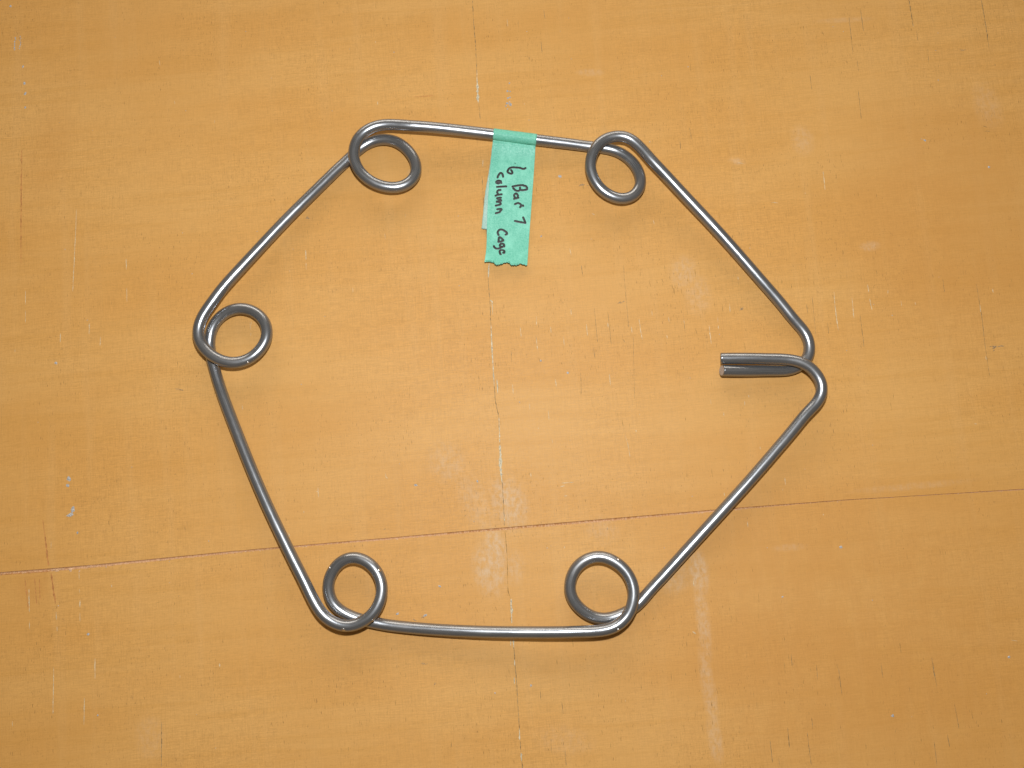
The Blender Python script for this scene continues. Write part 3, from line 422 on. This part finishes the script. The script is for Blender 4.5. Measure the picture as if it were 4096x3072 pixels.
def blob_into(V, Fc, x, y, a, b, ang, z, h, rnd):
    """low irregular crumb"""
    base = len(V); n = 10
    c, s = math.cos(ang), math.sin(ang)
    V.append(Vector((x, y, z + h)) * MM)
    for k in range(n):
        th = 2 * math.pi * k / n
        r = 1 + rnd.uniform(-0.38, 0.28)
        ex, ey = a * r * math.cos(th), b * r * math.sin(th)
        V.append(Vector((x + ex * c - ey * s, y + ex * s + ey * c, z)) * MM)
    for k in range(n):
        Fc.append((base, base + 1 + k, base + 1 + (k + 1) % n))

def build_marks():
    rnd = random.Random(11)
    # the veneer crack down the middle, each run its own part
    for run in SPLIT:
        V, Fc = [], []
        ribbon_into(V, Fc, [(p[0], p[1], 0.24) for p in run], 0.030, rnd, 0.55)
        link_mesh('veneer_crack', V, Fc, M_DASH if run is SPLIT[3] else M_CRACK, BOARD)
    for i, run in enumerate(FILLER):
        V, Fc = [], []
        ribbon_into(V, Fc, [(p[0], p[1], p[2] * 0.95) for p in run], 0.062 + 0.0006 * i, rnd, 0.40)
        link_mesh('crack_filler', V, Fc, M_FILL, BOARD)
    def joined(name, mat, fn):
        V, Fc = [], []
        fn(V, Fc)
        ob = link_mesh(name, V, Fc, mat, BOARD)
        ob['kind'] = 'stuff'
        return ob
    def pale(V, Fc):
        for i, run in enumerate(PALE):
            ribbon_into(V, Fc, [(p[0], p[1], p[2] * 0.60) for p in run], 0.075 + 0.0003 * i, rnd, 0.40)
    joined('pale_scratches', M_PALE, pale)
    def dark(V, Fc):
        for i, run in enumerate(DARK):
            ribbon_into(V, Fc, [(p[0], p[1], p[2] * 0.42) for p in run], 0.040 + 0.0003 * i, rnd, 0.40)
    joined('dark_scratches', M_CRACK, dark)
    def dash(V, Fc):
        n = 0
        clumps = [(rnd.gauss(95, 75), rnd.gauss(-165, 32)) for _ in range(34)] + [(rnd.uniform(-290, 290), rnd.uniform(-215, 225)) for _ in range(46)] + [(rnd.gauss(70, 60), rnd.gauss(45, 45)) for _ in range(24)]
        while n < 900:
            cx_, cy_ = rnd.choice(clumps)
            x, y = rnd.gauss(cx_, 9), rnd.gauss(cy_, 14)
            # more of them over the middle right and the lower right
            w = 0.25 + 0.75 * math.exp(-((x - 70) / 90) ** 2 - ((y - 45) / 60) ** 2) + 0.6 * math.exp(-((x - 110) / 70) ** 2 - ((y + 170) / 50) ** 2)
            if rnd.random() > w + 0.3: continue
            L = rnd.uniform(0.8, 3.2) * (1.8 if rnd.random() < 0.08 else 1)
            a = GRAIN - math.pi / 2 + rnd.gauss(0, 0.025)
            wd = rnd.uniform(0.10, 0.22)
            ribbon_into(V, Fc, [(x, y, wd), (x + math.cos(a) * L, y + math.sin(a) * L, wd)], 0.008 + 0.00002 * n, rnd, 0.5)
            n += 1
    joined('wood_pores', M_DASH, dash)
    def red(V, Fc):
        for i, run in enumerate(RED):
            ribbon_into(V, Fc, [(p[0], p[1], p[2] * 0.7) for p in run], 0.026 + 0.0004 * i, rnd, 0.45)
    joined('red_rub_marks', M_RED, red)
    def specks(V, Fc):
        for i, (x, y, a, b) in enumerate(SPECKS):
            if b > 3.5:
                for k in range(7):
                    blob_into(V, Fc, x + rnd.uniform(-.3, .3), y + (k - 3) * b * 0.26, a * 0.45, rnd.uniform(.3, .7), rnd.uniform(-.4, .4), 0.02, 0.03, rnd)
            else:
                blob_into(V, Fc, x, y, a * 1.12, b * 1.12, rnd.uniform(-.6, .6), 0.01, 0.22, rnd)
        for k in range(70):
            blob_into(V, Fc, rnd.uniform(-290, 290), rnd.uniform(-215, 225), rnd.uniform(.16, .36), rnd.uniform(.14, .30), rnd.uniform(0, 3), 0.01, 0.12, rnd)
    joined('grey_specks', M_GREY, specks)
    def stains(V, Fc):
        for x, y, a, b, ang in STAINS:
            c, s = math.cos(math.radians(ang)), math.sin(math.radians(ang))
            for k in range(16):
                u, v = rnd.gauss(0, .45) * a, rnd.gauss(0, .45) * b
                blob_into(V, Fc, x + u * c - v * s, y + u * s + v * c, rnd.uniform(.12, .3) * a, rnd.uniform(.15, .3) * b, math.radians(ang), 0.015 + k * 0.001, 0.004, rnd)
    joined('dark_stains', M_STAIN, stains)
    def chips(V, Fc):
        for x, y, a, b, ang in CHIPS:
            blob_into(V, Fc, x, y, a * 0.9, b * 0.75, math.radians(ang), 0.05, 0.12, rnd)
        # torn splinters along the lower lip of the groove
        g = [Vector((p[0], p[1], 0)) for p in GROOVE]
        for a, b in zip(g, g[1:]):
            n = int((b - a).length / 3.2)
            for k in range(n):
                p = a.lerp(b, rnd.random())
                if p.x > 130 and rnd.random() < 0.85: continue
                blob_into(V, Fc, p.x, p.y - rnd.uniform(0.35, 0.8), rnd.uniform(.15, .55), rnd.uniform(.1, .26), GRAIN + rnd.gauss(0, .5), 0.03 + rnd.random() * .02, 0.06, rnd)
    joined('groove_splinters', simple('torn_pink_splinters', (0.62, 0.39, 0.23), 0.7, 0.2, 0, 0.3, 900), chips)

build_marks()

# ------------------------------------------------------------------ the bent steel tie
ROD_R = 3.175

def build_tie():
    ctrl = [Vector(p) for p in WIRE]
    per = 6
    path = catmull(ctrl, per)
    n = len(path)
    cx = sum(p.x for p in path) / n; cy = sum(p.y for p in path) / n
    root = empty('column_tie', (cx * MM, cy * MM, 0))
    root['label'] = 'grey steel rod bent into a hexagon with a round loop at each corner'
    root['category'] = 'steel tie'
    org = Vector((cx, cy, 0))
    SEG = 36
    tang = [(path[min(n - 1, i + 1)] - path[max(0, i - 1)]).normalized() for i in range(n)]
    # smooth the tangents a touch
    tang = [(tang[max(0, i - 1)] + tang[i] * 2 + tang[min(n - 1, i + 1)]).normalized() for i in range(n)]
    arc = [0.0]
    for a, b in zip(path, path[1:]):
        arc.append(arc[-1] + (b - a).length)
    rings = []; norms = []
    for i, p in enumerate(path):
        T = tang[i]
        side = T.cross(Vector((0, 0, 1))).normalized()
        up = side.cross(T).normalized()
        ring = []; nr = []
        for k in range(SEG):
            a = 2 * math.pi * k / SEG - math.pi / 2
            d = side * math.cos(a) + up * math.sin(a)
            ring.append(p - org + d * ROD_R); nr.append(d)
        rings.append(ring); norms.append(nr)

    def tube(name, i0, i1, label=None):
        V, N, Fc, UV = [], [], [], []
        for i in range(i0, i1 + 1):
            V += rings[i]; N += norms[i]
        m = i1 - i0 + 1
        for r in range(m - 1):
            for k in range(SEG):
                k2 = (k + 1) % SEG
                Fc.append((r * SEG + k, (r + 1) * SEG + k, (r + 1) * SEG + k2, r * SEG + k2))
                u0, u1 = arc[i0 + r], arc[i0 + r + 1]
                v0, v1 = k / SEG, (k + 1) / SEG
                UV += [(u0, v0), (u1, v0), (u1, v1), (u0, v1)]
        ob = link_mesh(name, [v * MM for v in V], Fc, M_STEEL, root, smooth=True)
        lay = ob.data.uv_layers.new(name='UVMap')
        for j, c in enumerate(UV):
            lay.data[j].uv = c
        ob.data.normals_split_custom_set_from_vertices([tuple(v) for v in N])
        if label: ob['label'] = label
        return ob

    br = [0] + [b * per for b in BREAKS] + [n - 1]
    kinds = ['hook_end'] + ['side_bar', 'ring_loop'] * 5 + ['side_bar', 'hook_end']
    INSET = 1
    parts = []
    for j, kind in enumerate(kinds):
        parts.append(tube(kind, br[j], br[j + 1]))
    parts[0]['label'] = 'straight rod end lying underneath, its cut face showing'
    parts[-1]['label'] = 'straight rod end crossing over the other end'

    # sheared ends: a small rounded lip and a slanted cut face
    def cap(parent, i, sgn, slant):
        T = tang[i] * sgn
        p = path[i] - org
        side = tang[i].cross(Vector((0, 0, 1))).normalized(); up = side.cross(tang[i]).normalized()
        V, Fc = [], []
        prof = [(1.0, -0.02), (0.985, 0.18), (0.93, 0.34), (0.84, 0.40)]
        for rr, ex in prof:
            for k in range(SEG):
                a = 2 * math.pi * k / SEG
                d = side * math.cos(a) + up * math.sin(a)
                sl = (1.0 - math.sin(a)) * slant if slant > 0 else (1.0 + math.sin(a)) * -slant
                sl = sl * rr + abs(slant) * (1 - rr)
                V.append(p + d * ROD_R * rr + T * ((ex + sl) if rr < 1 else ex))
        for r in range(len(prof) - 1):
            for k in range(SEG):
                k2 = (k + 1) % SEG
                f = (r * SEG + k, r * SEG + k2, (r + 1) * SEG + k2, (r + 1) * SEG + k)
                Fc.append(f if sgn < 0 else f[::-1])
        lip = link_mesh('cut_lip', [v * MM for v in V], Fc, M_STEEL, parent, smooth=True)
        lip.data.uv_layers.new(name='UVMap')
        # the face itself, set just inside the lip
        V2 = [V[(len(prof) - 1) * SEG + k] + T * 0.015 for k in range(SEG)]
        cen = sum(V2, Vector()) / SEG
        rnd = random.Random(i)
        mid = [cen + (v - cen) * 0.55 + T * rnd.uniform(-.07, .07) for v in V2]
        V3 = V2 + mid + [cen]
        F3 = []
        for k in range(SEG):
            k2 = (k + 1) % SEG
            a = (k, k2, SEG + k2, SEG + k); b = (SEG + k, SEG + k2, 2 * SEG)
            F3 += [a if sgn < 0 else a[::-1], b if sgn < 0 else b[::-1]]
        link_mesh('cut_face', [v * MM for v in V3], F3, M_CUT, parent, smooth=True)
    cap(parts[0], 0, -1, 0.75)
    cap(parts[-1], n - 1, 1, -0.30)

    # small nicks and spatter on the loops
    for j, (x, y, z, nx, ny, nz, r, k) in enumerate(NICKS):
        rnd = random.Random(40 + j)
        N = Vector((nx, ny, nz)); c = Vector((x, y, z)) - org
        t1 = N.cross(Vector((0.3, 0.8, 0.1))).normalized(); t2 = N.cross(t1)
        V = []; Fc = []
        m = 14
        rings_ = [(1.0, -0.20 * r * r), (0.86, 0.10), (0.62, 0.04 if k else 0.30), (0.30, -0.04 if k else 0.36)]
        jit = [1 + rnd.uniform(-.22, .18) for _ in range(m)]
        for rr, h in rings_:
            for q in range(m):
                a = 2 * math.pi * q / m
                lx, ly = math.cos(a) * r * rr * jit[q], math.sin(a) * r * rr * jit[q] * 0.8
                V.append(c + t1 * lx + t2 * ly + N * (h - 0.5 * (lx * lx + ly * ly) / ROD_R * 0.9))
        V.append(c + N * (-0.04 if k else 0.36))
        for s in range(len(rings_) - 1):
            for q in range(m):
                q2 = (q + 1) % m
                Fc.append((s * m + q, s * m + q2, (s + 1) * m + q2, (s + 1) * m + q))
        for q in range(m):
            Fc.append(((len(rings_) - 1) * m + q, (len(rings_) - 1) * m + (q + 1) % m, len(V) - 1))
        # belongs to the nearest part
        best = min(parts, key=lambda o: min((Vector(vv.co) / MM - c).length for vv in list(o.data.vertices)[::9]))
        link_mesh('nick', [v * MM for v in V], Fc, M_NICK2 if k else M_NICK, best, smooth=True)
    return root

TIE = build_tie()

# ------------------------------------------------------------------ the green tape flag
def build_tape():
    A, B = Vector(TAPE_AXIS[0]), Vector(TAPE_AXIS[1])
    mid = (A + B) / 2
    org = Vector((mid.x, mid.y, 0))
    root = empty('masking_tape', org * MM)
    root['label'] = 'green masking tape flag folded over the top bar with black handwriting'
    root['category'] = 'tape'
    u = (B - A).normalized()
    down = Vector((u.y, -u.x, 0)).normalized()
    if down.y > 0: down = -down
    up = Vector((0, 0, 1))
    rr = ROD_R + 0.16
    NT_ = 24

    def add_solid(ob, th):
        m = ob.modifiers.new('thickness', 'SOLIDIFY')
        m.thickness = th * MM
        m.offset = -1.0

    def grid(name, rows, mat, parent, th=0.12):
        V = [p - org for r in rows for p in r]
        w = len(rows[0])
        Fc = [(i * w + j, (i + 1) * w + j, (i + 1) * w + j + 1, i * w + j + 1) for i in range(len(rows) - 1) for j in range(w - 1)]
        ob = link_mesh(name, [v * MM for v in V], Fc, mat, parent, smooth=True)
        add_solid(ob, th)
        return ob

    rnd = random.Random(5)
    # band around the rod, from underneath over the far side and the top to the near side
    rows = []
    for k in range(40):
        ph = math.radians(255 - (255 + 14) * k / 39)
        row = []
        for j in range(NT_ + 1):
            t = j / NT_
            c = A.lerp(B, t)
            bump = 0.03 * math.sin(t * 23 + k * 0.7) * math.sin(k * 0.31)
            row.append(c + (down * math.cos(ph) + up * math.sin(ph)) * (rr + bump))
        rows.append(row)
    grid('rod_wrap', rows, M_TAPE, root)
    start = rows[-1]

    # front flap
    Lp = [Vector(p) for p in FLAP_LEFT]; Rp = [Vector(p) for p in FLAP_RIGHT]
    def along(P, s):
        x = s * (len(P) - 1); i = min(int(x), len(P) - 2); f = x - i
        p0 = P[max(0, i - 1)]; p1 = P[i]; p2 = P[i + 1]; p3 = P[min(len(P) - 1, i + 2)]
        return 0.5 * ((2 * p1) + (p2 - p0) * f + (2 * p0 - 5 * p1 + 4 * p2 - p3) * f * f + (3 * p1 - p0 - 3 * p2 + p3) * f ** 3)
    def tear(t):
        for (a, va), (b, vb) in zip(TEAR, TEAR[1:]):
            if a <= t <= b:
                return va + (vb - va) * (t - a) / (b - a)
        return TEAR[-1][1]
    NW = 130; NL = 90
    jag = [rnd.uniform(-0.32, 0.32) for _ in range(NW + 1)]
    jag = [0.5 * jag[k] + 0.5 * jag[max(0, k - 1)] + (rnd.uniform(-0.3, 0.5) if rnd.random() < 0.15 else 0) for k in range(NW + 1)]
    rows = []
    def ripple(s, t):
        return 0.10 * math.sin(3.1 * t + 9 * s) * math.sin(5 * s + 0.4) + 0.05 * math.sin(17 * t + 5 * s) * s
    for i in range(NL + 1):
        s = i / NL
        l, r = along(Lp, s), along(Rp, s)
        row = []
        for j in range(NW + 1):
            t = j / NW
            p = l.lerp(r, t)
            p.z += ripple(s, t) * min(1, s * 6)
            if i == 0:
                p = A.lerp(B, t) + (down * math.cos(math.radians(-14)) + up * math.sin(math.radians(-14))) * rr
            f = max(0.0, (s - 0.90) / 0.10)
            if f > 0:
                d = (along(Lp, 1.0) - along(Lp, 0.93)).normalized()
                tv = 0.72 * tear(t) + jag[j] + 0.10 * math.sin(97 * t * t + 3)
                p = p + d * tv * f ** 1.4
                p.z += 0.14 * f * f * math.sin(t * 21 + 1.3) + 0.15 * f * f * math.sin(t * 57)
            row.append(p)
        rows.append(row)
    front = grid('front_flap', rows, M_TAPE, root)

    # loose torn fibres curling at the lower edge
    edge = rows[-1]
    for (t0, t1, ln) in ((0.20, 0.43, 1.6), (0.55, 0.80, 1.3), (0.02, 0.18, 0.7)):
        V = []; m = 18
        for k in range(m + 1):
            t = t0 + (t1 - t0) * k / m
            p = edge[int(t * NW)].lerp(edge[min(NW, int(t * NW) + 1)], t * NW - int(t * NW))
            w = ln * math.sin(math.pi * k / m) ** 0.6 * (0.7 + 0.3 * math.sin(k * 2.1))
            V.append(p + Vector((0, 0.9, 0.10)) - org)
            V.append(p + Vector((0, 0.9 - w * 0.6, 0.42)) - org)
            V.append(p + Vector((0, 0.9 - w * 1.25, 0.22)) - org)
        Fc = []
        for k in range(m):
            for q in range(2):
                Fc.append((k * 3 + q, k * 3 + q + 1, k * 3 + q + 4, k * 3 + q + 3))
        ob = link_mesh('torn_edge', [v * MM for v in V], Fc, M_TAPE, front, smooth=True)
        add_solid(ob, 0.06)

    # back flap, the adhesive side showing along the left
    Lb = [Vector(p) for p in BACK_LEFT]; Rb = [Vector(p) for p in BACK_RIGHT]
    rows2 = []
    for i in range(41):
        s = i / 40
        l, r = along(Lb, s), along(Rb, s)
        row = []
        for j in range(21):
            t = j / 20
            p = l.lerp(r, t)
            p.z -= 0.30 + 0.25 * t
            p.x += 0.10 * math.sin(i * 1.7) * (1 - t) * 0.6
            if i == 40: p.y += 0.15 * math.sin(j * 1.9)
            row.append(p)
        rows2.append(row)
    grid('back_flap', rows2, M_BACK, root)

    # the handwriting: raised ink strokes lying on the front flap
    surf = [(p, ) for r in rows for p in r]
    def surf_z(x, y):
        best = None
        for i in range(0, NL + 1):
            for j in range(0, NW + 1, 4):
                p = rows[i][j]
                d = (p.x - x) ** 2 + (p.y - y) ** 2
                if best is None or d < best[0]: best = (d, i, j)
        _, i, j = best
        num = den = 0.0
        for a in range(max(0, i - 1), min(NL, i + 1) + 1):
            for b in range(max(0, j - 4), min(NW, j + 4) + 1):
                p = rows[a][b]; w = 1 / ((p.x - x) ** 2 + (p.y - y) ** 2 + 0.02)
                num += w * p.z; den += w
        return num / den

    def stroke(V, Fc, pts, w, h):
        P = catmull([Vector(p) for p in pts], 6)
        m = len(P); K = 8; base = len(V)
        for i, p in enumerate(P):
            T = P[min(m - 1, i + 1)] - P[max(0, i - 1)]
            T = Vector((T.x, T.y, 0)).normalized()
            S = Vector((-T.y, T.x, 0))
            zz = surf_z(p.x, p.y) + 0.05
            wv = w * (1 + 0.07 * math.sin(i * 1.9 + p.x))
            for k in range(K + 1):
                a = math.pi * k / K
                V.append(Vector((p.x, p.y, zz)) + S * math.cos(a) * wv / 2 + Vector((0, 0, math.sin(a) * h)) - org)
        for i in range(m - 1):
            for k in range(K):
                q = base + i * (K + 1) + k
                Fc.append((q, q + K + 1, q + K + 2, q + 1))
        # rounded ends
        for i, sg in ((0, -1), (m - 1, 1)):
            p = P[i]; T = (P[min(m - 1, i + 1)] - P[max(0, i - 1)]); T = Vector((T.x, T.y, 0)).normalized() * sg
            S = Vector((-T.y, T.x, 0)); zz = surf_z(p.x, p.y) + 0.05
            b0 = len(V)
            V.append(Vector((p.x, p.y, zz + h)) - org)
            for k in range(9):
                a = -math.pi / 2 + math.pi * k / 8
                V.append(Vector((p.x, p.y, zz)) + (T * math.cos(a) + S * math.sin(a)) * w / 2 * 0.98 - org)
            for k in range(8):
                Fc.append((b0, b0 + 1 + k, b0 + 2 + k))
    for L in LETTERS:
        V, Fc = [], []
        for j, st in enumerate(L):
            stroke(V, Fc, st, 1.28, 0.05 + 0.012 * j)
        ob = link_mesh('letter', [v * MM for v in V], Fc, M_INK, front, smooth=True)
    V, Fc = [], []
    stroke(V, Fc, DASH, 0.30, 0.04)
    link_mesh('pen_tick', [v * MM for v in V], Fc, M_INK, front, smooth=True)
    return root

TAPE = build_tape()

SC.render.engine = 'CYCLES'
SC.render.resolution_x = 1024
SC.render.resolution_y = 768
